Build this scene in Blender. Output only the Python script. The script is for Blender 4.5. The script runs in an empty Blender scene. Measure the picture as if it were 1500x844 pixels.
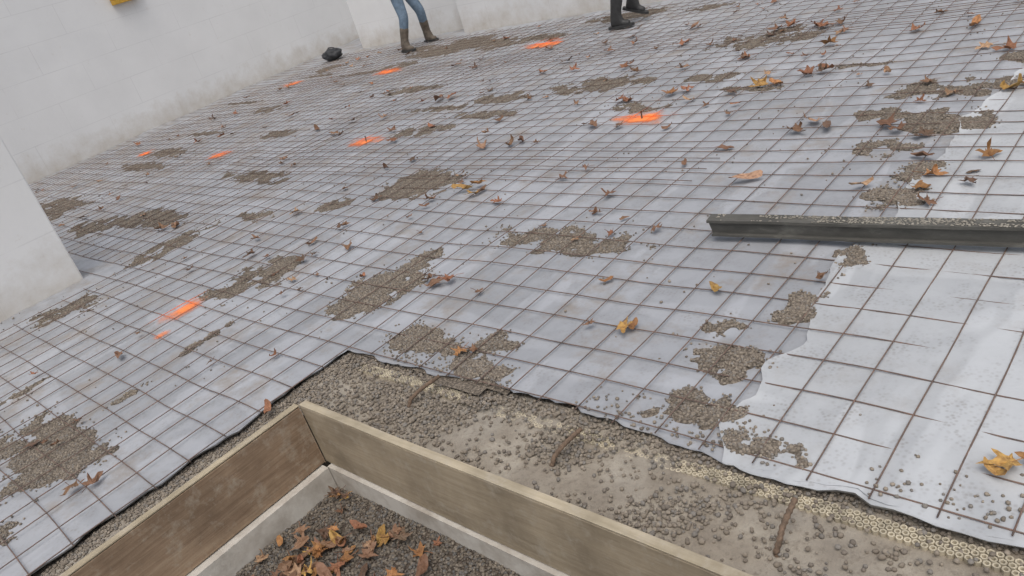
import bpy, bmesh, math, random
import numpy as np
from mathutils import Vector, Matrix, noise
random.seed(7); np.random.seed(7)
S=bpy.context.scene
COL=S.collection

# ------------------------------------------------------------------ helpers
def N(x,y,z=0.0): return noise.noise(Vector((x,y,z)))
def link(o,parent=None):
    COL.objects.link(o)
    if parent: o.parent=parent
    return o
def mesh_obj(name,verts,faces,mat=None,smooth=False,parent=None):
    me=bpy.data.meshes.new(name); me.from_pydata([tuple(v) for v in verts],[],faces); me.update()
    if smooth: me.polygons.foreach_set('use_smooth',[True]*len(me.polygons))
    o=bpy.data.objects.new(name,me)
    if mat: me.materials.append(mat)
    return link(o,parent)
def empty(name,loc=(0,0,0)):
    e=bpy.data.objects.new(name,None); e.location=loc; COL.objects.link(e); return e
class NB:
    def __init__(s,name):
        s.m=bpy.data.materials.new(name); s.m.use_nodes=True
        s.t=s.m.node_tree; s.n=s.t.nodes; s.l=s.t.links
        s.b=s.n['Principled BSDF']; s.out=s.n['Material Output']
        s.tc=s.n.new('ShaderNodeTexCoord')
    def node(s,t,**k):
        n=s.n.new(t)
        for a,v in k.items():
            if a in n.inputs.keys(): n.inputs[a].default_value=v
            else: setattr(n,a,v)
        return n
    def noise(s,scale,detail=4,rough=.55,vec=None,dist=0):
        n=s.node('ShaderNodeTexNoise'); n.inputs['Scale'].default_value=scale; n.inputs['Detail'].default_value=detail
        n.inputs['Roughness'].default_value=rough; n.inputs['Distortion'].default_value=dist
        s.l.new(vec or s.tc.outputs['Object'],n.inputs['Vector']); return n.outputs['Fac']
    def mapping(s,scale=(1,1,1),rot=(0,0,0)):
        n=s.node('ShaderNodeMapping'); n.inputs['Scale'].default_value=scale; n.inputs['Rotation'].default_value=rot
        s.l.new(s.tc.outputs['Object'],n.inputs['Vector']); return n.outputs['Vector']
    def ramp(s,f,stops):
        n=s.node('ShaderNodeValToRGB'); e=n.color_ramp.elements
        while len(e)<len(stops): e.new(.5)
        for i,(p,c) in enumerate(stops):
            e[i].position=p; e[i].color=(c,c,c,1) if not hasattr(c,'__len__') else (*c,1)
        s.l.new(f,n.inputs['Fac']); return n.outputs['Color']
    def mix(s,f,a,b,mode='MIX'):
        n=s.node('ShaderNodeMix',data_type='RGBA',blend_type=mode)
        for i,v in ((0,f),(6,a),(7,b)):
            if hasattr(v,'is_linked'): s.l.new(v,n.inputs[i])
            elif hasattr(v,'__len__'): n.inputs[i].default_value=(*v,1)
            else: n.inputs[i].default_value=v if i==0 else (v,v,v,1)
        return n.outputs[2]
    def attr(s,name):
        n=s.node('ShaderNodeAttribute'); n.attribute_name=name; return n
    def bump(s,h,strength=.5,dist=.01,prev=None):
        n=s.node('ShaderNodeBump'); n.inputs['Strength'].default_value=strength; n.inputs['Distance'].default_value=dist
        s.l.new(h,n.inputs['Height'])
        if prev: s.l.new(prev,n.inputs['Normal'])
        return n.outputs['Normal']
    def set(s,col=None,rough=None,normal=None,spec=None,metal=None):
        for k,v in (('Base Color',col),('Roughness',rough),('Normal',normal),('Specular IOR Level',spec),('Metallic',metal)):
            if v is None: continue
            if hasattr(v,'is_linked'): s.l.new(v,s.b.inputs[k])
            elif hasattr(v,'__len__'): s.b.inputs[k].default_value=(*v,1)
            else: s.b.inputs[k].default_value=v
        return s.m

# ------------------------------------------------------------------ materials
def m_plastic(name,base,dark,alpha_dirt_haze=.5,rough=.46):
    b=NB(name)
    big=b.noise(.9,2); mid=b.noise(7,4,.6)
    st=b.noise(3,3,.6,vec=b.mapping((1,.25,1),(0,0,.35)),dist=.6)
    st2=b.noise(1.6,2,.5,vec=b.mapping((.35,1.3,1),(0,0,-.2)),dist=.3)
    c=b.mix(b.ramp(big,[(.35,0),(.65,1)]),base,tuple(x*.84 for x in base))
    c=b.mix(b.ramp(mid,[(.42,0),(.62,.6)]),c,dark)
    c=b.mix(b.ramp(st,[(.56,0),(.60,.4)]),c,tuple(min(1,x*1.28) for x in base))
    c=b.mix(b.ramp(st2,[(.555,0),(.575,.35)]),c,tuple(min(1,x*1.22) for x in base))
    pe=b.node('ShaderNodeTexVoronoi'); pe.inputs['Scale'].default_value=70
    b.l.new(b.tc.outputs['Object'],pe.inputs['Vector'])
    dots=b.ramp(pe.outputs['Distance'],[(.15,1),(.5,0)])
    dm=b.mix(1.0,dots,b.ramp(mid,[(.45,0),(.65,.5)]),'MULTIPLY')
    c=b.mix(dm,c,(.24,.225,.21))
    # muddy film, thickened toward the far left as distance haze painted into the colour
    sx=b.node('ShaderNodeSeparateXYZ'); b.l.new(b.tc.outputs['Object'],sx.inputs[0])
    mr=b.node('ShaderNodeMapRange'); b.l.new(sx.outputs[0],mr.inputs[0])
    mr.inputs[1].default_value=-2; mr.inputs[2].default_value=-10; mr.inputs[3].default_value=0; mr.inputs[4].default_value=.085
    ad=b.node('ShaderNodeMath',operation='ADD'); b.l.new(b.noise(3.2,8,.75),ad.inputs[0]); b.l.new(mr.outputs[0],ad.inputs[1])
    dirt_haze=b.ramp(ad.outputs[0],[(.53,0),(.68,alpha_dirt_haze)])
    c=b.mix(dirt_haze,c,(.29,.255,.22))
    nrm=b.bump(st,.6,.03); nrm=b.bump(mid,.5,.012,nrm)
    r=b.ramp(mid,[(.3,rough-.08),(.7,rough+.24)])
    return b.set(c,r,nrm,.38)
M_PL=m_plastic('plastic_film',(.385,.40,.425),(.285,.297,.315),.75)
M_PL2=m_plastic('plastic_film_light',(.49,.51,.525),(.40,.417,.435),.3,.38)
def m_gravel(name,c1,c2,c3,scale=75,crev_shade=(.07,.06,.05)):
    b=NB(name)
    v=b.node('ShaderNodeTexVoronoi'); v.inputs['Scale'].default_value=scale
    b.l.new(b.tc.outputs['Object'],v.inputs['Vector'])
    sep=b.node('ShaderNodeSeparateColor'); b.l.new(v.outputs['Color'],sep.inputs[0])
    c=b.ramp(sep.outputs[0],[(0,c1),(.5,c2),(1,c3)])
    c=b.mix(b.ramp(v.outputs['Distance'],[(.35,0),(.85,.8)]),c,crev_shade)  # shade between the stones painted into the colour
    return b.set(c,.95,b.bump(b.ramp(v.outputs['Distance'],[(0,1),(.8,0)]),.8,.008),.2)
M_GR=m_gravel('gravel',(.18,.152,.12),(.235,.198,.158),(.30,.255,.205),95)
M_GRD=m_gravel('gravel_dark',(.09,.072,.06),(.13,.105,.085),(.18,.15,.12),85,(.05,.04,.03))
b=NB('pebble'); a=b.attr('col')
M_PEB=b.set(b.mix(.35,a.outputs['Color'],b.mix(b.noise(160,2),(.15,.13,.11),(.34,.295,.24))),.92,None,.2)
b=NB('pebble_pit'); a=b.attr('col')  # for the pit pebbles, coloured darker than the rest
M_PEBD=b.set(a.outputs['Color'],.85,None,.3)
b=NB('leaf'); a=b.attr('col')
M_LEAF=b.set(b.mix(b.ramp(b.noise(60,4),[(.42,0),(.7,.7)]),a.outputs['Color'],(.16,.08,.045)),.65,b.bump(b.noise(120,3),.4,.003),.3)
b=NB('rusty_wire'); a=b.attr('paint')
rust=b.ramp(b.noise(25,4,.7),[(.3,(.125,.10,.09)),(.55,(.19,.135,.11)),(.75,(.29,.18,.135))])
M_WIRE=b.set(b.mix(a.outputs['Fac'],rust,(.95,.2,.045)),.8,None,.3)
b=NB('rusty_rebar')
M_REB=b.set(b.ramp(b.noise(60,5,.7),[(.3,(.10,.075,.055)),(.7,(.24,.165,.115))]),.85,b.bump(b.noise(150,3),.8,.004),.3)
b=NB('footing_concrete')
c=b.ramp(b.noise(5,5,.65),[(.3,(.20,.17,.135)),(.5,(.30,.262,.21)),(.7,(.40,.36,.295))])
c=b.mix(b.ramp(b.noise(2.2,3),[(.45,0),(.65,.5)]),c,(.37,.345,.30))
n60=b.noise(60,4,.7)
c=b.mix(b.ramp(n60,[(.52,0),(.68,.6)]),c,(.17,.142,.112))
M_CON=b.set(c,.8,b.bump(n60,.6,.008),.3)
b=NB('stem_concrete')
c=b.mix(b.ramp(b.noise(6,6,.65),[(.4,0),(.65,.85)]),(.60,.575,.52),(.36,.32,.27))
M_STEM=b.set(c,.85,b.bump(b.noise(50,4),.4,.005),.3)
def m_wood(name,c1,c2,c3,axis):
    b=NB(name)
    sc=(1.2,26,26) if axis=='x' else (26,1.2,26)
    g=b.noise(2.2,6,.65,vec=b.mapping(sc),dist=1.2)
    c=b.ramp(g,[(.25,c1),(.5,c2),(.75,c3)])
    c=b.mix(b.ramp(b.noise(3,6,.65),[(.40,0),(.66,.7)]),c,tuple(x*.6 for x in c1))
    c=b.mix(b.ramp(b.noise(14,6,.7),[(.52,0),(.68,.6)]),c,(.46,.41,.33))
    return b.set(c,.8,b.bump(g,.35,.004),.25)
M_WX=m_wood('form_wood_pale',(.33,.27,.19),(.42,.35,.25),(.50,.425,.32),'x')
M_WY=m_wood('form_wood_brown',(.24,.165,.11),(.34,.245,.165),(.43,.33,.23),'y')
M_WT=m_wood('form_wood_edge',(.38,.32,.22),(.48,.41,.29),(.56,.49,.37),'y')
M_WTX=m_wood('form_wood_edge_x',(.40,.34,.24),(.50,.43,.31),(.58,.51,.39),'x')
b=NB('wall_white')
br=b.node('ShaderNodeTexBrick'); br.inputs['Scale'].default_value=1.0
br.inputs['Brick Width'].default_value=1.2; br.inputs['Row Height'].default_value=.41; br.inputs['Mortar Size'].default_value=.006
br.inputs['Mortar Smooth'].default_value=.6
sx=b.node('ShaderNodeSeparateXYZ'); b.l.new(b.tc.outputs['Object'],sx.inputs[0])
cb=b.node('ShaderNodeCombineXYZ'); b.l.new(sx.outputs[0],cb.inputs[0]); b.l.new(sx.outputs[2],cb.inputs[1])
b.l.new(cb.outputs[0],br.inputs['Vector'])
c=b.mix(b.ramp(b.noise(1.1,5,.6),[(.35,0),(.7,.6)]),(.80,.805,.80),(.70,.705,.70))
c=b.mix(b.mix(1.0,br.outputs['Fac'],b.ramp(b.noise(1.7,4),[(.35,.05),(.65,.5)]),'MULTIPLY'),c,(.57,.57,.57))
c=b.mix(b.ramp(b.noise(7,7,.78),[(.6,0),(.72,.5)]),c,(.58,.54,.48))
mz=b.node('ShaderNodeMath',operation='MULTIPLY_ADD'); b.l.new(b.noise(3.5,6,.7),mz.inputs[0]); mz.inputs[1].default_value=-.9; b.l.new(sx.outputs[2],mz.inputs[2])
low=b.node('ShaderNodeMapRange'); b.l.new(mz.outputs[0],low.inputs[0]); low.inputs[1].default_value=-.55; low.inputs[2].default_value=-.1; low.inputs[3].default_value=.8; low.inputs[4].default_value=0
c=b.mix(low.outputs[0],c,(.52,.475,.41))
M_WALL=b.set(c,.8,b.bump(br.outputs['Fac'],-.3,.006,b.bump(b.noise(25,4),.3,.006)),.25)
def simple(name,c,r=.7,metal=0,ns=30,var=.35,spec=.4):
    b=NB(name)
    return b.set(b.mix(b.ramp(b.noise(ns,5,.6),[(.35,0),(.7,1)]),c,tuple(x*(1-var) for x in c)),r,b.bump(b.noise(ns*3,4),.3,.003),spec,metal)
M_FOAM=simple('cream_foam',(.62,.55,.41),.8,ns=25,var=.5)
q=NB('beam_steel')
c=q.ramp(q.noise(12,6,.7,vec=q.mapping((.4,1,1))),[(.3,(.075,.073,.066)),(.55,(.12,.117,.105)),(.75,(.23,.225,.2))])
M_BEAM=q.set(c,.85,q.bump(q.noise(60,5),.4,.003),.25,.0)
M_GRIT=simple('cement_grit',(.42,.39,.33),.95,ns=60,var=.5)
M_JEAN=simple('denim',(.17,.24,.32),.85,ns=18); M_BOOT=simple('boot_leather',(.17,.14,.11),.7,ns=22,var=.5)
M_BOOTD=simple('boot_rubber',(.05,.05,.05),.5,ns=22); M_DARKP=simple('dark_trousers',(.12,.10,.09),.85,ns=18)
M_JACK=simple('jacket_cloth',(.10,.13,.17),.85); M_JACK2=simple('jacket_brown',(.13,.1,.07),.85)
M_SKIN=simple('skin',(.55,.34,.25),.5,ns=10,var=.1); M_HAIR=simple('hair',(.05,.03,.02),.6); M_EYE=simple('eye',(.03,.02,.02),.3)
M_BLACK=simple('black_fabric',(.04,.042,.047),.6); M_YEL=simple('yellow_paint',(.65,.38,.05),.5); M_GREY=simple('grey_metal',(.3,.3,.3),.5)
M_EARTH=simple('earth',(.2,.16,.12),.95,ns=1.5)
b=NB('orange_spray')
b.b.inputs['Emission Color'].default_value=(1,.25,.06,1); b.b.inputs['Emission Strength'].default_value=.08  # slight self-glow added so the spray looks fluorescent
b.set((1.0,.28,.075),.7)
at=b.attr('mask'); nz=b.noise(38,6,.75)
ma=b.node('ShaderNodeMath',operation='MULTIPLY_ADD'); b.l.new(nz,ma.inputs[0]); ma.inputs[1].default_value=1.0; b.l.new(at.outputs['Fac'],ma.inputs[2])
al=b.node('ShaderNodeMapRange'); b.l.new(ma.outputs[0],al.inputs[0]); al.inputs[1].default_value=.42; al.inputs[2].default_value=1.25
b.l.new(al.outputs[0],b.b.inputs['Alpha']); M_OR=b.m

# ------------------------------------------------------------------ surfaces
def zlow(x,y): return .014*N(x*1.1,y*1.1,3.1)
def zp(x,y): return zlow(x,y)+.008*N(x*4.3,y*4.3,7)+.0035*N(x*13,y*13,9)
def edgeY(x): return 1.518+.05*N(x*2.3,4.2)+.035*N(x*7,1.7)+.016*N(x*22,1.7)
def edgeX(y):
    w=.045*N(y*2.7,8.8)+.03*N(y*8,2.2)+.014*N(y*22,2)
    return -2.95+w*min(1,max(0,(1.45-y)/.2))
ysB=list(np.arange(-3.5,2.6,.05))+list(np.arange(2.6,11.6,.08))
VB=[];FB=[];nx=170
for y in ysB:
    x1=edgeX(y); x0=-14.6
    for i in range(nx+1):
        t=i/nx; t=1-(1-t)**1.7
        x=x0+(x1-x0)*t; VB.append((x,y,zp(x,y)+(.008 if i==nx and y<1.45 else 0)))
for j in range(len(ysB)-1):
    for i in range(nx):
        a=j*(nx+1)+i; FB.append((a,a+1,a+nx+2,a+nx+1))
VA=[];FA=[];nx=260; ny=150
for j in range(ny+1):
    for i in range(nx+1):
        x=-2.95+(8.5+2.95)*(i/nx)**1.35
        e=edgeY(x)
        y=e+(11.5-e)*(j/ny)**1.5; z=zp(x,y)
        if j==0: z+=.006+.012*N(x*5,2.2)
        VA.append((x,y,z))
for j in range(ny):
    for i in range(nx):
        a=j*(nx+1)+i; FA.append((a,a+1,a+nx+2,a+nx+1))
o=len(VB)
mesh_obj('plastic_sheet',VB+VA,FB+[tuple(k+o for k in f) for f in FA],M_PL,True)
def overlay(pts,x1,m,lift,ny=170,nx=110,ymax=7.1):
    py=[p[0] for p in pts]; px=[p[1] for p in pts]
    V=[];F=[]
    for j in range(ny+1):
        for i in range(nx+1):
            t=(i/nx)**1.4
            yy=1.5+ymax*(j/ny)**1.4
            x0=float(np.interp(yy,py,px))+.035*N(yy*6,5.5+lift*900)+.015*N(yy*20,5.5)
            x=x0+(x1-x0)*t
            y=yy+(edgeY(x)-1.5-.025+.03*N(x*5,9.9))*(1-j/ny)
            z=zp(x,y)+lift+.004*N(x*6,y*6,20)
            if i==0: z+=.006
            if j==0: z+=.006+.012*N(x*4,12.2)
            V.append((x,y,z))
    for j in range(ny):
        for i in range(nx):
            a=j*(nx+1)+i; F.append((a,a+1,a+nx+2,a+nx+1))
    mesh_obj('plastic_sheet',V,F,m,True)
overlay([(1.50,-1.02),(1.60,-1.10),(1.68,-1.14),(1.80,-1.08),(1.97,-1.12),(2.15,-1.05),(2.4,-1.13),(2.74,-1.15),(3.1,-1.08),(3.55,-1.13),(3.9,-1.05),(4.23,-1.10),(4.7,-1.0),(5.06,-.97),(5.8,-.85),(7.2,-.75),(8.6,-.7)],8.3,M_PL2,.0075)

g=mesh_obj('ground',[(-300,-300,-.62),(300,-300,-.62),(300,300,-.62),(-300,300,-.62)],[(0,1,2,3)],M_EARTH)
def boxv(x0,x1,y0,y1,z0,z1):
    return [(x0,y0,z0),(x1,y0,z0),(x1,y1,z0),(x0,y1,z0),(x0,y0,z1),(x1,y0,z1),(x1,y1,z1),(x0,y1,z1)],[(0,3,2,1),(4,5,6,7),(0,1,5,4),(1,2,6,5),(2,3,7,6),(3,0,4,7)]
def box(name,x0,x1,y0,y1,z0,z1,mat,parent=None,bevel=0):
    v,f=boxv(x0,x1,y0,y1,z0,z1); o=mesh_obj(name,v,f,mat,False,parent)
    if bevel:
        m=o.modifiers.new('b','BEVEL'); m.width=bevel; m.segments=2
    return o
V=[];F=[]
for (x0,x1,y0,y1) in ((-15,-2.90,-3.6,11.6),(-2.90,8.6,1.47,11.6)):
    v,f=boxv(x0,x1,y0,y1,-.5,-.028); k=len(V); V+=v; F+=[tuple(i+k for i in q) for q in f]
mesh_obj('gravel_bed',V,F,M_GR)
def zf(x,y): return -.022+.010*N(x*3,y*5,1.3)+.004*N(x*14,y*14,4)
V=[];F=[]
def hgrid(x0,x1,y0,y1,nx,ny,fz):
    k=len(V)
    for j in range(ny+1):
        for i in range(nx+1):
            x=x0+(x1-x0)*i/nx;y=y0+(y1-y0)*j/ny;V.append((x,y,fz(x,y)))
    for j in range(ny):
        for i in range(nx):
            a=k+j*(nx+1)+i;F.append((a,a+1,a+nx+2,a+nx+1))
hgrid(-2.745,3.4,1.128,1.56,380,28,zf)
hgrid(-2.98,-2.745,-3.4,1.56,14,240,zf)
foot=empty('concrete_footing')
mesh_obj('footing_top',V,F,M_CON,True,foot)
box('footing_body_long',-2.745,3.4,1.13,1.465,-.5,-.045,M_CON,foot)
box('footing_body_side',-2.895,-2.748,-3.4,1.465,-.5,-.045,M_CON,foot)
box('stem_long',-2.68,3.4,1.075,1.127,-.6,-.25,M_STEM,foot)
box('stem_side',-2.742,-2.67,-3.4,1.072,-.6,-.25,M_STEM,foot)
form=empty('wooden_formwork')
def plank(name,p0,p1,th,z0,z1,mat,nseg,ax):
    V=[];F=[]
    for i in range(nseg+1):
        t=i/nseg
        s=p0+(p1-p0)*t
        w=.004*N(s*1.3,3)
        for (o,z) in ((0,z0),(th,z0),(th,z1),(0,z1)):
            dz=.003*N(s*2.1,7+o*9) if z==z1 else 0
            V.append((s,o+w,z+dz) if ax=='x' else (o+w,s,z+dz))
    for i in range(nseg):
        for k in range(4):
            a=i*4+k;bb=i*4+(k+1)%4;F.append((a,a+4,bb+4,bb) if ax!='x' else (a,bb,bb+4,a+4))
    F.append((0,3,2,1));k=nseg*4;F.append((k,k+1,k+2,k+3))
    o=mesh_obj(name,V,F,mat,False,form)
    m=o.modifiers.new('b','BEVEL');m.width=.003;m.segments=2;m.limit_method='ANGLE'
    return o
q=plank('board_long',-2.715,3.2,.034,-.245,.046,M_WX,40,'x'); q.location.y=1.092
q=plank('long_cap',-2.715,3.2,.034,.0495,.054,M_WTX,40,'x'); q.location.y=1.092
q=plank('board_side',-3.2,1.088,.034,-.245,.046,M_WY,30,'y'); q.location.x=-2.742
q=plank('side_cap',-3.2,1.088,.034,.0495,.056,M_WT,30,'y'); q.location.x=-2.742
def zpit(x,y):
    d=math.exp(-((x+2.0)**2+(y-.75)**2)/.35)
    return -.375+.05*d+.018*N(x*3,y*3,5)+.006*N(x*12,y*12)
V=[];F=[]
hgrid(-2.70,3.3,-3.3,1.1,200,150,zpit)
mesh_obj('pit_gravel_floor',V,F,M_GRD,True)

# ------------------------------------------------------------------ pebbles (one mesh per mass)
def ico(sub):
    bm=bmesh.new(); bmesh.ops.create_icosphere(bm,subdivisions=sub,radius=1)
    v=np.array([q.co[:] for q in bm.verts]); f=np.array([[w.index for w in p.verts] for p in bm.faces]); bm.free(); return v,f
IC={1:ico(1),2:ico(2)}
def pebbles(name,P,sub,dark=1.0,mat=None):
    if not P: return
    P=np.array(P); n=len(P); v,f=IC[sub]; nv=len(v)
    rot=np.random.rand(n)*6.28; sc=P[:,3:4]*np.random.uniform(.8,1.15,(n,3)); sc[:,2]*=.85
    VV=v[None]*sc[:,None]*np.random.uniform(.9,1.1,(n,nv,1))
    c,s=np.cos(rot)[:,None],np.sin(rot)[:,None]
    X=VV[...,0]*c-VV[...,1]*s; Y=VV[...,0]*s+VV[...,1]*c
    VV=np.stack([X,Y,VV[...,2]],-1)+P[:,None,:3]
    FF=f[None]+(np.arange(n)*nv)[:,None,None]
    me=bpy.data.meshes.new(name); nf=n*len(f)
    me.vertices.add(n*nv); me.vertices.foreach_set('co',VV.reshape(-1))
    me.loops.add(nf*3); me.loops.foreach_set('vertex_index',FF.reshape(-1).astype(np.int32))
    me.polygons.add(nf); me.polygons.foreach_set('loop_start',np.arange(0,nf*3,3,dtype=np.int32))
    me.polygons.foreach_set('loop_total',np.full(nf,3,dtype=np.int32))
    me.update(calc_edges=True); me.polygons.foreach_set('use_smooth',[True]*nf)
    base=np.array([[.23,.195,.155],[.28,.24,.19],[.18,.156,.132],[.22,.21,.195],[.33,.285,.23]])*dark
    c=base[np.random.randint(0,5,n)]*np.random.uniform(.8,1.2,(n,1))
    cc=np.ones((n,nv,4)); cc[...,:3]=c[:,None]
    at=me.attributes.new('col','FLOAT_COLOR','POINT'); at.data.foreach_set('color',cc.reshape(-1))
    me.materials.append(mat or M_PEB); me.validate()
    return link(bpy.data.objects.new(name,me))

PAT=[(-4.40,1.90,.19,.34),(-3.30,2.04,.19,.34),(-2.55,2.68,.40,.13),(-2.60,1.69,.22,.11),(-2.22,1.70,.11,.14),(-1.25,1.99,.14,.10),
(-1.22,1.68,.17,.09),(-4.39,3.28,.40,.24),(-3.88,.38,.38,.25),(-5.72,1.15,.24,.18),(-5.99,2.05,.14,.38),(-1.26,4.77,.32,.16),(-1.19,4.24,.22,.15),
(-3.08,6.36,.45,.25),(-4.18,5.37,.45,.22),(-1.13,3.32,.13,.12),(-1.16,2.36,.07,.10),(-1.37,2.16,.08,.05),(-3.11,5.32,.25,.1),(-8.53,7.76,.8,.4),
(-1.1,2.75,.06,.12),(-1.12,3.6,.09,.1),(-1.35,3.9,.14,.1),(-.95,1.60,.12,.05),(-2.1,1.62,.1,.06),(-1.6,4.4,.12,.1),(-.9,5.3,.25,.12),
(-4.9,2.9,.16,.12),(-3.5,-.1,.3,.2),(-4.3,.1,.2,.25)]
rr=random.Random(3)
for _ in range(30):
    PAT.append((rr.uniform(-11.5,-4.8),rr.uniform(2.0,8.3),rr.uniform(.15,.6),rr.uniform(.05,.2)))
for _ in range(8):
    PAT.append((rr.uniform(-5.6,-3.2),rr.uniform(-.8,1.4),rr.uniform(.03,.07),rr.uniform(.1,.22)))
for _ in range(14):
    PAT.append((rr.uniform(-4.5,1.5),rr.uniform(3.4,8.2),rr.uniform(.06,.26),rr.uniform(.03,.12)))
def mk(x,y,p,sd):
    d=((x-p[0])/p[2])**2+((y-p[1])/p[3])**2
    s=.35/max(.1,min(p[2],p[3])*2)
    return .75-d+1.7*N(x*5*s+sd,y*5*s)+1.1*N(x*14,y*14,sd)+.5*N(x*40,y*40,sd)
PV=[];PF=[];PB1=[];PB2=[]
for k,p in enumerate(PAT):
    sd=k*3.7; ex,ey=p[2]*1.6,p[3]*1.6
    near=math.hypot(p[0],p[1])<4.2
    h=.012 if near else .026
    nx=max(6,int(2*ex/h)); ny=max(6,int(2*ey/h)); base=len(PV)
    for j in range(ny+1):
        for i in range(nx+1):
            x=p[0]-ex+2*ex*i/nx; y=p[1]-ey+2*ey*j/ny
            m=mk(x,y,p,sd); e=min(1,max(-1,m*1.6))
            if i in(0,nx) or j in (0,ny): e=-1
            PV.append((x,y,zp(x,y)+(.0075 if x>-1.2 and m>.0 else 0)+.006*e+.001))
    for j in range(ny):
        for i in range(nx):
            a=base+j*(nx+1)+i;PF.append((a,a+1,a+nx+2,a+nx+1))
    area=4*ex*ey; n=int(min(8000,area*(11000 if near else 2400)))
    for _ in range(n):
        x=p[0]+random.uniform(-ex,ex); y=p[1]+random.uniform(-ey,ey); m=mk(x,y,p,sd)
        if m>0 or (m>-.7 and random.random()<.12):
            r=random.uniform(.0036,.0066)*(1 if near else 1.05)
            (PB1 if near else PB2).append((x,y,zp(x,y)+.001+.004*max(0,min(1,m*1.6))+r*.45+(.006 if x>-1.2 else 0),r))
for _ in range(6500):
    x=random.uniform(-11.5,2.5); y=random.uniform(-.8,8.3)
    if x>-3 and y<1.6: continue
    if N(x*1.7,y*1.7,33)+random.uniform(-.3,.3)<.14: continue
    if x>-1.0 and random.random()<.85: continue
    r=random.uniform(.003,.0075); near=math.hypot(x,y)<4
    (PB1 if near else PB2).append((x,y,zp(x,y)+r*.7+(.006 if x>-1.2 else 0),r))
for _ in range(700):
    x=random.uniform(-2.9,.6); y=1.53+abs(random.gauss(0,.08)); r=random.uniform(.0035,.0075)
    if N(x*3,2.2)>-.05: PB1.append((x,y,zp(x,y)+r*.7+(.006 if x>-1.1 else 0),r))
mesh_obj('gravel_patches',PV,PF,M_GR,True)
pebbles('scattered_pebbles',PB1,1); pebbles('scattered_pebbles',PB2,1)
def foamvis(x):
    v=0
    for a,b_ in ((-2.84,-2.05),(-1.62,-1.40),(-1.18,1.5)):
        v=max(v,min(1,max(0,(x-a)/.08))*min(1,max(0,(b_-x)/.08)))
    return v*(.7+.7*N(x*8,4.4))
FP=[]
for _ in range(34000):
    x=random.uniform(-2.94,1.6); y=random.uniform(1.13,1.545)
    w=(y-1.13)/.4
    dens=.07+.42*max(0,w-.45)+1.25*max(0,N(x*3.2,y*4,40)-.0)
    if x<-2.0: dens+=.32
    dens+= .8*math.exp(-((y-1.525)/.03)**2)
    if abs(y-1.452)<.032: dens*=1-.72*min(1,foamvis(x))
    if random.random()<dens*.62:
        r=random.uniform(.0036,.0076)*(1.3 if random.random()<.08 else 1); FP.append((x,y,zf(x,y)+r*.6+random.choice((0,0,.005))+(.008 if abs(y-1.452)<.032 else 0),r))
for _ in range(6000):
    y=random.uniform(-1,1.5); x=random.uniform(-2.97,-2.76)
    if random.random()<.5 or x<-2.9: r=random.uniform(.0035,.007); FP.append((x,y,zf(x,y)+r*.6,r))
pebbles('footing_pebbles',FP,2,.92)
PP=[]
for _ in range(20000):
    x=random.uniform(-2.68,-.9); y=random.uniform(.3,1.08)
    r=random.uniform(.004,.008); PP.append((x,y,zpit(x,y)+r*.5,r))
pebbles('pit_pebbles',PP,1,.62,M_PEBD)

# ------------------------------------------------------------------ perforated cream strip
V=[];F=[]
def add(v,f):
    k=len(V);V.extend(v);F.extend([tuple(i+k for i in q) for q in f])
x=-2.88
while x<1.6:
    y0=1.452+.010*N(x*1.5,6.6)
    fv=foamvis(x); sink=.013*(1-min(1,fv*1.4))-.004
    for r in range(3):
        cx,cy=x+(.5*.019 if r%2 else 0),y0+(r-1)*.017
        z0=zf(cx,cy)-sink+.004*N(cx*40,cy*40)
        R=.0092; ri=.0052; n=7; zz=z0+.009
        vv=[]
        for k in range(n):
            a=6.283*k/n
            c_,s_=math.cos(a),math.sin(a)
            vv+=[(cx+R*c_,cy+R*s_,z0-.01),(cx+R*c_,cy+R*s_,zz),(cx+ri*c_,cy+ri*s_,zz),(cx+ri*.8*c_,cy+ri*.8*s_,z0)]
        ff=[]
        for k in range(n):
            a=4*k;b2=4*((k+1)%n)
            for q in range(3): ff.append((a+q,b2+q,b2+q+1,a+q+1))
        add(vv,ff)
    x+=.019
mesh_obj('perforated_foam_strip',V,F,M_FOAM)

# ------------------------------------------------------------------ tubes
def tube(V,F,pts,r,n=5):
    k=len(V); m=len(pts)
    for i,p in enumerate(pts):
        a=Vector(pts[max(0,i-1)]);c=Vector(pts[min(m-1,i+1)]);t=(c-a).normalized()
        u=t.cross(Vector((0,0,1)))
        if u.length<.1: u=t.cross(Vector((1,0,0)))
        u.normalize(); w=u.cross(t)
        for j in range(n):
            an=6.2832*j/n; q=Vector(p)+(u*math.cos(an)+w*math.sin(an))*r
            V.append(tuple(q))
    for i in range(m-1):
        for j in range(n):
            a=k+i*n+j;b2=k+i*n+(j+1)%n;F.append((a,b2,b2+n,a+n))
    F.append(tuple(k+j for j in range(n)));F.append(tuple(k+(m-1)*n+j for j in reversed(range(n))))
PITCH=.166
def wz(x,y): return zlow(x,y)+.016+.010*N(x*.9,y*.9,50)+.004*N(x*3,y*3,51)
def dx(x,y): return .035*N(x*.45,y*.35,60)+.014*N(x*1.7,y*1.4,61)
def dy(x,y): return .035*N(x*.4,y*.5,70)+.014*N(x*1.5,y*1.7,71)
MV=[];MF=[]
def wireY(x,y0,y1,dz=0,r=.0024):
    n=max(4,int((y1-y0)/.11)); k=N(x*7.7,2)*.012
    tube(MV,MF,[(x+dx(x,y)+k,y,wz(x,y)+dz) for y in np.linspace(y0,y1,n)],r)
def wireX(y,x0,x1,dz=0,r=.0024):
    n=max(4,int((x1-x0)/.11)); k=N(y*7.7,5)*.012
    tube(MV,MF,[(x,y+dy(x,y)+k,wz(x,y)+dz-.0045) for x in np.linspace(x0,x1,n)],r)
def wallx(y): return -12.22-1.25*(y-2.88)/6.93
x=-.79-PITCH*70
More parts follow.
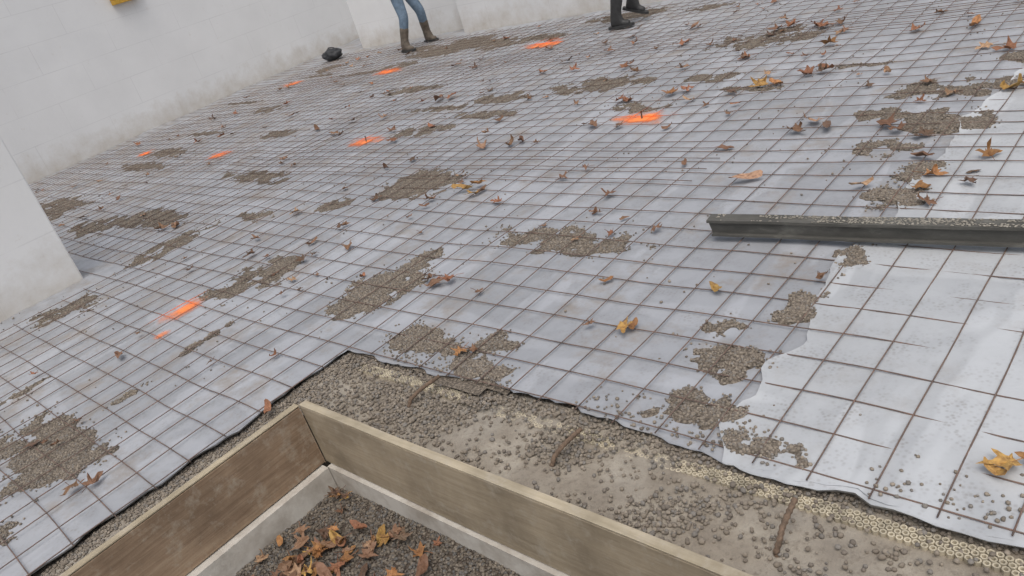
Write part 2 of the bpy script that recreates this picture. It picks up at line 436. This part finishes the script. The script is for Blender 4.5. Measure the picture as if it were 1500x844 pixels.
while x<5:
    if x>-2.93: wireY(x,1.515+.03*N(x*9,1),8.45)
    elif x>-6.05: wireY(x,-3,8.45)
    elif x>wallx(2)+.1: wireY(x,1.7,8.45)
    x+=PITCH
y=1.535-PITCH*26
while y<8.45:
    if y<1.5: wireX(y,-6.0,-2.93+.03*N(y*9,3))
    else: wireX(y,wallx(y)+.15,5)
    y+=PITCH
x=-5.3
while x>-7.2:
    wireY(x+.05,2.2,7.9,.006); x-=PITCH
y=3.35
while y<3.95:
    wireX(y+.06,-11,-2.2,.004); y+=PITCH
y=6.2
while y<6.8:
    wireX(y+.07,-11,2,.004); y+=PITCH
ORG=[(-3.22,4.51,.20,.13),(-6.04,4.13,.18,.11),(-8.41,3.83,.16,.10),(-10.6,3.9,.14,.08),(-11.2,6.71,.2,.12),(-8.8,6.75,.22,.13),(-6.28,7.17,.26,.16),(-4.55,1.45,.095,.13),(-4.36,1.2,.06,.07)]
wm=mesh_obj('steel_mesh',MV,MF,M_WIRE,True)
co=np.array(MV); pa=np.zeros(len(co))
for i,(ox,oy,rx,ry) in enumerate(ORG):
    d=((co[:,0]-ox)/(rx*1.1))**2+((co[:,1]-oy)/(ry*1.2))**2
    pa=np.maximum(pa,np.clip(1.3-d,0,1)*(.4 if i==8 else 1))
at=wm.data.attributes.new('paint','FLOAT','POINT'); at.data.foreach_set('value',pa.astype(np.float32))
for i,(ox,oy,rx,ry) in enumerate(ORG):
    V=[];F=[];mk_=[];n=30
    for j in range(n+1):
        for q in range(n+1):
            u=-1+2*q/n; v=-1+2*j/n; x=ox+u*rx*1.7; y=oy+v*ry*1.7
            d=math.hypot(u,v)
            m=(.85-d*1.35)+.6*N(x*9,y*9,i)-(.45 if i==8 else .0)
            if max(abs(u),abs(v))>.97: m=-1
            V.append((x,y,zp(x,y)+.0065)); mk_.append(m)
    for j in range(n):
        for q in range(n):
            a=j*(n+1)+q;F.append((a,a+1,a+n+2,a+n+1))
    e=mesh_obj('orange_spray_mark',V,F,M_OR,True)
    t=e.data.attributes.new('mask','FLOAT','POINT'); t.data.foreach_set('value',mk_)
for i,(ox,oy,*_) in enumerate(ORG[:2]):
    V=[];F=[]; z=zp(ox,oy)
    tube(V,F,[(ox,oy,z-.05),(ox+.002,oy,z+.03),(ox+.004,oy+.004,z+.06)],.0065,8)
    mesh_obj('marking_pin',V,F,M_REB,True)
for (bx,by,ex,ey) in ((-2.30,1.33,-2.24,1.47),(-1.53,1.29,-1.49,1.42),(-.765,1.27,-.765,1.40)):
    V=[];F=[]
    pts=[(bx,by-.005,-.06),(bx,by-.003,-.012),(bx+.004,by+.012,.012),(bx+(ex-bx)*.3,by+(ey-by)*.35,.028),(bx+(ex-bx)*.7,by+(ey-by)*.7,.042),(ex,ey,.05)]
    D=[]
    for a,c in zip(pts,pts[1:]):
        L=int(max(2,(Vector(c)-Vector(a)).length/.005))
        for s_ in range(L): D.append(Vector(a).lerp(Vector(c),s_/L))
    D.append(Vector(pts[-1]))
    n=8
    tube(V,F,[tuple(d) for d in D],.0075,n)
    for i,d in enumerate(D):
        if i%3==0:
            for j in range(n):
                v=Vector(V[i*n+j]); V[i*n+j]=tuple(d+(v-d)*1.25)
    mesh_obj('rebar_dowel',V,F,M_REB,True)

# ------------------------------------------------------------------ screed channel
beam=empty('steel_channel_beam')
prof=[(0,0),(.0,.010),(.016,.012),(.016,.066),(-.002,.068),(-.002,.080),(.060,.084),(.060,.079),(.024,.073),(.024,.006),(.06,.004),(.06,0)]
V=[];F=[];ns=60;L=3.1;np_=len(prof)
for i in range(ns+1):
    s=L*i/ns; w=.004*N(s*2,1); h=.003*N(s*3,4)
    for (py_,pz_) in prof: V.append((s+(-.014 if pz_>.06 and i==0 else 0),py_+w+.001*N(s*9,pz_*40),pz_+h+.0015*N(s*14,pz_*30)))
for i in range(ns):
    for k in range(np_):
        a=i*np_+k;b2=i*np_+(k+1)%np_;F.append((a,a+np_,b2+np_,b2))
F.append(tuple(range(np_)));F.append(tuple(reversed(range(ns*np_,ns*np_+np_))))
mesh_obj('channel',V,F,M_BEAM,False,beam)
GR=[]
for _ in range(2600):
    s=random.uniform(.02,L-.02); yy=random.uniform(.002,.056)
    if N(s*4,yy*20,8)>-.2:
        r=random.uniform(.0015,.004); GR.append((s,yy,.0815+yy*.05+r*.3,r))
V=[];F=[];v,f=IC[1]
for g_ in GR:
    k=len(V)
    V+= [tuple(np.array(g_[:3])+q*g_[3]*np.array([1.6,1.2,.6])) for q in v]; F+=[tuple(int(t)+k for t in q) for q in f]
mesh_obj('cement_crumbs',V,F,M_GRIT,True,beam)
beam.location=(-1.745,2.79,.034); beam.rotation_euler=(0,0,math.atan2(.09,1.2))

# ------------------------------------------------------------------ leaves
def maple():
    angs=[-150,-125,-100,-70,-45,-20,0,20,45,70,100,125,150]
    rad=[.35,.62,.38,.85,.42,.55,1.0,.55,.42,.85,.38,.62,.35]
    o=[]
    for a,r in zip(angs,rad):
        t=math.radians(a)+random.uniform(-.08,.08); r*=random.uniform(.85,1.12)
        if r>.5:
            o+= [((r*.72)*math.sin(t-.17),(r*.72)*math.cos(t-.17)),(r*math.sin(t),r*math.cos(t)),((r*.72)*math.sin(t+.17),(r*.72)*math.cos(t+.17))]
        else: o.append((r*.95*math.sin(t),r*.95*math.cos(t)))
    return o
def oval():
    return [(.32*math.sin(t)*(1+.1*math.sin(5*t)),.9*math.cos(t)) for t in np.linspace(0,6.28,15)[:-1]]
LV=[];LF=[];LC=[]
PAL={'y':(.46,.29,.09),'o':(.39,.20,.08),'b':(.23,.135,.085),'d':(.14,.095,.068),'t':(.42,.27,.17),'r':(.30,.14,.08)}
def leaf(x,y,z,size,col,kind=None,curl=None,rot=None):
    kind=kind or random.choice('mmmo'); out=maple() if kind=='m' else oval()
    curl=random.uniform(.4,1.7) if curl is None else curl
    rot=random.uniform(0,6.28) if rot is None else rot
    ca=random.uniform(0,3.14); c,s=math.cos(ca),math.sin(ca)
    tx,ty=random.uniform(-.4,.4),random.uniform(-.4,.4)
    k=len(LV); cr,sr=math.cos(rot),math.sin(rot)
    P=[(0,0)]+[(a*.5,b_*.5) for a,b_ in out]+list(out)
    n=len(out); zs=[];Q=[]
    sd=random.uniform(0,99)
    for (a,b_) in P:
        u=a*c+b_*s; w=-a*s+b_*c
        th=u*curl*1.6
        if abs(curl)>.05: uu=math.sin(th)/(curl*1.6); zz=(1-math.cos(th))/(curl*1.6)
        else: uu=u;zz=0
        zz+=.3*N(a*2.2+sd,b_*2.2)+tx*a*.6+ty*b_*.6
        a2=uu*c-w*s; b2=uu*s+w*c
        Q.append((a2*cr-b2*sr,a2*sr+b2*cr,zz)); zs.append(zz)
    mz=min(zs)
    h=size*.5
    for q in Q: LV.append((x+q[0]*h,y+q[1]*h,z+(q[2]-mz)*h*.85+.002))
    for i in range(n):
        j=(i+1)%n
        LF.append((k,k+1+i,k+1+j)); LF.append((k+1+i,k+1+n+i,k+1+n+j,k+1+j))
    cc=PAL[col]; f=random.uniform(.75,1.25)
    LC.extend([(cc[0]*f,cc[1]*f*random.uniform(.95,1.05),cc[2]*f,1)]*len(P))
    if kind=='m':
        k=len(LV); b0=Vector((x,y,z+.006)); d=Vector((sr,-cr,0))*h*1.0
        tube(LV,LF,[tuple(b0),tuple(b0+d*.5+Vector((0,0,.012*random.random()))),tuple(b0+d+Vector((0,0,.015*random.random())))],.0014,3)
        LC.extend([(cc[0]*f*.7,cc[1]*f*.6,cc[2]*f*.6,1)]*(len(LV)-k))
KEY=[(-1.90,3.45,.20,'t'),(-1.51,2.38,.10,'y'),(-1.73,2.02,.12,'y'),(-1.70,2.05,.09,'o'),(-3.76,3.16,.18,'y'),(-3.70,3.25,.17,'o'),(-3.62,3.1,.16,'y'),(-4.03,3.96,.18,'b'),(-3.98,4.03,.15,'b'),(-4.29,3.92,.19,'t'),(-2.53,4.99,.20,'y'),(-2.45,5.05,.17,'o'),
(-1.93,4.14,.19,'b'),(-1.86,4.27,.19,'t'),(-1.43,4.16,.19,'b'),(-1.36,4.1,.17,'b'),(-1.14,3.75,.15,'b'),(-.86,3.75,.15,'o'),(-2.28,5.19,.18,'r'),(-2.18,5.25,.18,'r'),(-2.41,5.91,.22,'o'),(-2.73,6.52,.24,'r'),(-2.65,6.45,.22,'r'),(-2.55,6.5,.2,'b'),(-1.86,6.07,.2,'r'),(-1.47,6.03,.2,'o'),
(-1.13,5.41,.19,'r'),(-.97,4.66,.22,'y'),(-.9,4.72,.18,'o'),(-.85,5.5,.18,'r'),(-2.32,1.67,.12,'o'),(-2.27,1.69,.09,'b'),(-2.90,1.04,.11,'r'),(-5.13,2.69,.16,'t'),(-6.51,2.21,.22,'b'),(-6.4,2.3,.18,'b'),(-2.95,2.11,.15,'b'),(-2.88,2.16,.15,'r'),(-3.02,2.14,.13,'b'),(-2.04,2.35,.09,'o'),
(-3.23,4.96,.19,'o'),(-3.14,5.02,.17,'r'),(-3.95,6.39,.22,'r'),(-3.32,.34,.14,'b'),(-3.25,.40,.12,'b'),(-2.62,2.09,.08,'b'),(-1.89,2.01,.08,'b'),(-3.34,3.04,.13,'r'),(-3.52,4.33,.19,'b'),(-3.57,4.86,.17,'r'),(-6.17,5.25,.24,'b'),(-6.05,5.3,.22,'r'),(-3.03,3.57,.10,'b'),
(-2.55,2.98,.08,'b'),(-2.52,2.98,.07,'d'),(-4.38,.98,.12,'b'),(-3.0,6.6,.19,'r'),(-3.1,6.55,.2,'b'),(-4.6,2.1,.09,'b'),(-1.3,3.4,.14,'t'),(-1.05,3.55,.16,'o'),(-1.05,3.4,.14,'o'),(-1.15,2.55,.08,'b'),(-.98,3.25,.14,'b')]
for (x,y,s,c) in KEY: leaf(x,y,zp(x,y)+random.uniform(.010,.022),s,c)
leaf(-.36,1.75,.020,.15,'y','m',.6,rot=2.2); leaf(-.31,1.78,.028,.11,'o','m',1.1,rot=.4); leaf(-.38,1.71,.022,.09,'y','o',.9,rot=1.2)
for _ in range(560):
    x=random.uniform(-11.5,2.0); y=random.uniform(1.7,8.3)
    if x<-6.1 and y<2: continue
    if x<-5 and random.random()<.4: continue
    if math.hypot(x,y)<3.4 and random.random()<.88: continue
    if N(x*1.1,y*1.1,91)<-.12 and random.random()<.7: continue
    leaf(x,y,zp(x,y)+random.uniform(.006,.02),random.uniform(.06,.15)*(1.2 if y>4 else 1),random.choice('bbbddrrtb'))
for _ in range(12):
    x=random.uniform(-5.6,-3.1); y=random.uniform(-.8,1.8); leaf(x,y,zp(x,y)+.02,random.uniform(.05,.1),random.choice('bbdr'))
for (cx,cy,n,sp) in ((-2.35,.78,30,.13),(-2.15,.92,18,.12),(-2.45,.68,20,.1),(-2.55,1.08,5,.06),(-1.9,.7,10,.2)):
    for _ in range(n):
        x=cx+random.gauss(0,sp);y=cy+random.gauss(0,sp*.7)
        x=max(-2.6,x); y=min(1.03,y)
        leaf(x,y,zpit(x,y)+random.uniform(.006,.035),random.uniform(.06,.13),random.choice('oobbbrdty'))
lf=mesh_obj('fallen_leaves',LV,LF,M_LEAF,False)
at=lf.data.attributes.new('col','FLOAT_COLOR','POINT'); at.data.foreach_set('color',np.array(LC).reshape(-1))

# ------------------------------------------------------------------ walls
def wall(name,p0,p1,th,h=2.75):
    d=Vector((p1[0]-p0[0],p1[1]-p0[1],0)); L=d.length
    v,f=boxv(0,L,0,th,-.3,h)
    o=mesh_obj(name,v,f,M_WALL); o.location=(p0[0],p0[1],0); o.rotation_euler=(0,0,math.atan2(d.y,d.x))
    m=o.modifiers.new('b','BEVEL');m.width=.012;m.segments=2
    return o
wall('white_block_wall',(-10.9,-4.5),(-13.75,11.35),.3)
wall('white_block_wall',(-6.02,-4.5),(-6.30,1.47),.32)
wall('white_block_wall',(-11.84,8.72),(-9.22,9.02),.3)
wall('white_block_wall',(-9.16,8.70),(8.2,8.74),.3)
wall('white_block_wall',(-13.7,11.4),(-8.0,11.4),.3)

# ------------------------------------------------------------------ people
def skin(name,verts,edges,radii,mat,parent,sub=2):
    me=bpy.data.meshes.new(name); me.from_pydata(verts,edges,[]); o=bpy.data.objects.new(name,me); COL.objects.link(o)
    m=o.modifiers.new('s','SKIN'); m.use_smooth_shade=True
    sv=me.skin_vertices[0].data
    for i,r in enumerate(radii):
        sv[i].radius=(r,r) if not hasattr(r,'__len__') else r
    sv[0].use_root=True
    s=o.modifiers.new('u','SUBSURF'); s.levels=sub; s.render_levels=sub
    dg=bpy.context.evaluated_depsgraph_get(); dg.update()
    nm=bpy.data.meshes.new_from_object(o.evaluated_get(dg))
    bpy.data.objects.remove(o)
    nm.materials.clear(); nm.materials.append(mat)
    nm.polygons.foreach_set('use_smooth',[True]*len(nm.polygons))
    q=bpy.data.objects.new(name,nm); return link(q,parent)
M_LIP=simple('lips',(.4,.17,.14),.5)
def person(name,loc,ang,fl,fr,mpants,mboot,mtop,toeL=0,toeR=0,lean=.04):
    P=empty(name,loc); P.rotation_euler=(0,0,ang)
    hip=Vector((0,0,.93))
    def knee(h,a):
        m=(h+a)/2; d=(a-h).length; off=math.sqrt(max(0,.165-(d/2)**2))
        return m+Vector((min(off,.25)+.015,0,0))
    hl=Vector((0,.10,.88)); hr=Vector((0,-.10,.88)); fl=Vector(fl); fr=Vector(fr)
    kl,kr=knee(hl,fl),knee(hr,fr)
    sl=fl.lerp(kl,.62); sr_=fr.lerp(kr,.62); bl=fl.lerp(kl,.3); br_=fr.lerp(kr,.3)
    tl=hl.lerp(kl,.5); tr=hr.lerp(kr,.5)
    wa=Vector((lean*.3,0,1.04))
    vs=[hip,hl,tl,kl,sl,bl,hr,tr,kr,sr_,br_,wa]
    skin('trousers',vs,[(0,1),(1,2),(2,3),(3,4),(4,5),(0,6),(6,7),(7,8),(8,9),(9,10),(0,11)],[(.13,.16),.105,.092,.078,.072,.055,.105,.092,.078,.072,.055,(.12,.15)],mpants,P)
    for nm,f,k,toe in (('boot_left',fl,kl,toeL),('boot_right',fr,kr,toeR)):
        up=(k-f).normalized(); c,s=math.cos(toe),math.sin(toe)
        fw=Vector((c,0,-s)); dn=Vector((-s,0,-c))
        top=f+up*.30
        vs=[top,f+up*.17,f+up*.05,f+dn*.055,f+dn*.065+fw*.08,f+dn*.072+fw*.17,f+dn*.05-fw*.05]
        skin(nm,vs,[(0,1),(1,2),(2,3),(3,4),(4,5),(3,6)],[.082,.072,.062,.052,.048,.038,.042],mboot,P)
        out=[(-.1,.0),(-.09,.036),(0,.04),(.1,.05),(.18,.044),(.215,0),(.18,-.044),(.1,-.05),(0,-.04),(-.09,-.036)]
        V=[tuple(f+fw*a+Vector((0,b_,0))+dn*h) for h in (.075,.103) for a,b_ in out]
        n=len(out);F=[tuple(range(n)),tuple(reversed(range(n,2*n)))]+[(i,(i+1)%n,(i+1)%n+n,i+n) for i in range(n)]
        mesh_obj(nm+'_sole',V,F,M_BOOTD,False,P)
    ch=Vector((lean,0,1.30)); nk=Vector((lean*1.1,0,1.47)); nk2=Vector((lean*1.3,0,1.55))
    vs=[Vector((0,0,1.0)),Vector((lean*.5,0,1.13)),ch,nk,nk2]
    ed=[(0,1),(1,2),(2,3),(3,4)]; ra=[(.125,.165),(.12,.15),(.125,.18),(.085,.12),.058]
    hands=[]
    for sgn in (1,-1):
        i=len(vs); sh=Vector((lean,sgn*.19,1.42)); el=Vector((lean-.05,sgn*.26,1.15)); wr=Vector((lean+.12,sgn*.24,.93))
        vs+=[sh,el,el.lerp(wr,.5),wr]; ed+=[(3,i),(i,i+1),(i+1,i+2),(i+2,i+3)]; ra+=[.072,.055,.048,.04]; hands.append((wr,(wr-el).normalized(),sgn))
    skin('jacket',vs,ed,ra,mtop,P)
    for wr,d,sgn in hands:
        side=Vector((-d.z,0,d.x)).normalized()
        skin('hand_palm',[wr-d*.02,wr+d*.03,wr+d*.085],[(0,1),(1,2)],[.026,(.022,.036),(.016,.040)],M_SKIN,P,1)
        for k,(o_,L_) in enumerate(((.03,.072),(.01,.082),(-.01,.076),(-.03,.06))):
            a=wr+d*.08+side*o_; inw=Vector((0,-sgn,0))
            skin('finger_%d'%(k+1),[a,a+d*L_*.45+inw*.006,a+d*L_*.8+inw*.022,a+d*L_*.95+inw*.036],[(0,1),(1,2),(2,3)],[.0095,.009,.0085,.0075],M_SKIN,P,1)
        a=wr+d*.02+side*.028
        skin('thumb',[a,a+side*.022+d*.03,a+side*.026+d*.06+Vector((0,-sgn*.012,0))],[(0,1),(1,2)],[.012,.0105,.009],M_SKIN,P,1)
    hc=Vector((lean*1.5+.015,0,1.66))
    bm=bmesh.new(); bmesh.ops.create_uvsphere(bm,u_segments=28,v_segments=20,radius=1)
    for v in bm.verts:
        x_,y_,z_=v.co
        sy=.074*(1-.18*max(0,-z_)); v.co=(x_*.094*(1-.1*max(0,-z_)),y_*sy,z_*.118)
        if x_>0.85 and abs(y_)<.3 and -.35<z_<.1: v.co.x+=.02*(1-abs(y_)/.3)*(1-abs(z_+.15)/.3)
    me=bpy.data.meshes.new('head'); bm.to_mesh(me); bm.free(); me.materials.append(M_SKIN); me.polygons.foreach_set('use_smooth',[True]*len(me.polygons))
    h=link(bpy.data.objects.new('head',me),P); h.location=hc
    bm=bmesh.new(); bmesh.ops.create_uvsphere(bm,u_segments=28,v_segments=20,radius=1)
    for v in list(bm.verts):
        x_,y_,z_=v.co
        if z_<.15+.6*max(0,x_) -.5*max(0,-x_): bm.verts.remove(v)
        else: v.co=(x_*.101,y_*.082,z_*.127)
    me=bpy.data.meshes.new('hair'); bm.to_mesh(me); bm.free(); me.materials.append(M_HAIR)
    h=link(bpy.data.objects.new('hair',me),P); h.location=hc
    for nm,(ox,oy,oz),sc,mt in (('eye_l',(.083,.03,.0),(.012,.014,.008),M_EYE),('eye_r',(.083,-.03,.0),(.012,.014,.008),M_EYE),('ear_l',(0,.076,-.01),(.018,.01,.03),M_SKIN),('ear_r',(0,-.076,-.01),(.018,.01,.03),M_SKIN),('mouth',(.083,0,-.062),(.008,.024,.006),M_LIP)):
        v,f=IC[2]; V=[tuple(hc+Vector((ox+q[0]*sc[0],oy+q[1]*sc[1],oz+q[2]*sc[2]))) for q in v]
        mesh_obj(nm,V,[tuple(int(t) for t in q) for q in f],mt,True,P)
    return P
person('construction_worker',(-9.66,8.10,.01),.0,(.03,.27,.11),(.06,-.26,.11),M_JEAN,M_BOOT,M_JACK)
person('construction_worker',(-5.50,7.56,.01),.25,(.20,.13,.22),(.06,-.12,.11),M_DARKP,M_BOOTD,M_JACK2,toeL=.35)

bag=empty('black_bag',(-11.9,8.1,.0))
bm=bmesh.new(); bmesh.ops.create_icosphere(bm,subdivisions=4,radius=1)
for v in bm.verts:
    c_=v.co.copy(); k=1+.22*N(c_.x*2,c_.y*2,c_.z*2)+.07*N(c_.x*7,c_.y*7,c_.z*7)
    v.co=Vector((c_.x*.20*k,c_.y*.16*k,max(-.09,c_.z*.10*k)+.10))
me=bpy.data.meshes.new('bag_body'); bm.to_mesh(me); bm.free(); me.materials.append(M_BLACK); me.polygons.foreach_set('use_smooth',[True]*len(me.polygons))
link(bpy.data.objects.new('bag_body',me),bag)
V=[];F=[]; tube(V,F,[(-.12*math.cos(t),0.02*math.sin(3*t),.16+.06*math.sin(t)) for t in np.linspace(0,3.14,14)],.01,6); mesh_obj('bag_handle',V,F,M_BLACK,True,bag)
wx=wallx(5.43)
br_=empty('yellow_wall_bracket',(wx+.0,5.43,1.88)); br_.rotation_euler=(0,0,math.atan2(6.93,-1.25))
box('frame_bottom',-.24,.2,-.10,-.005,-.06,.0,M_YEL,br_,.008)
box('frame_left',-.24,-.19,-.10,-.005,.002,.4,M_YEL,br_,.008)
box('frame_right',.15,.2,-.10,-.005,.002,.4,M_YEL,br_,.008)
box('panel',-.185,.145,-.06,-.01,.004,.38,M_GREY,br_,.005)
V=[];F=[];tube(V,F,[(.27,-.03,.5),(.27,-.03,0),(.28,-.04,-.06)],.015,8);mesh_obj('pipe',V,F,M_GREY,True,br_)

# ------------------------------------------------------------------ light & camera
w=bpy.data.worlds.new('World'); S.world=w; w.use_nodes=True
nt=w.node_tree; bg=nt.nodes['Background']; sk=nt.nodes.new('ShaderNodeTexSky'); sk.sky_type='NISHITA'; sk.sun_disc=False
EL,AZ=math.radians(66),math.radians(135)
sk.sun_elevation=EL; sk.sun_rotation=AZ; sk.air_density=1.0; sk.dust_density=6; sk.ozone_density=1
hs=nt.nodes.new('ShaderNodeHueSaturation'); hs.inputs['Saturation'].default_value=.55
nt.links.new(sk.outputs[0],hs.inputs['Color']); nt.links.new(hs.outputs[0],bg.inputs[0]); bg.inputs[1].default_value=.135
sd=bpy.data.lights.new('sun','SUN'); sd.energy=.6; sd.angle=math.radians(60); sd.color=(1,.98,.95)
so=link(bpy.data.objects.new('sun',sd))
dv=Vector((math.sin(AZ)*math.cos(EL),math.cos(AZ)*math.cos(EL),math.sin(EL)))
so.rotation_euler=dv.to_track_quat('Z','Y').to_euler()
cam=bpy.data.cameras.new('camera'); cam.sensor_width=36; cam.lens=27.168; cam.clip_end=1000; cam.clip_start=.02
co_=link(bpy.data.objects.new('camera',cam))
R=Vector((.7278,.63169,-.267)).normalized(); U=Vector((-.1146,.49587,.8608)); U=(U-R*U.dot(R)).normalized(); Bk=R.cross(U)
M=Matrix((R,U,Bk)).transposed().to_4x4(); M.translation=Vector((0,0,1.6)); co_.matrix_world=M
S.camera=co_
S.view_settings.view_transform='Standard'; S.view_settings.look='None'; S.view_settings.exposure=0
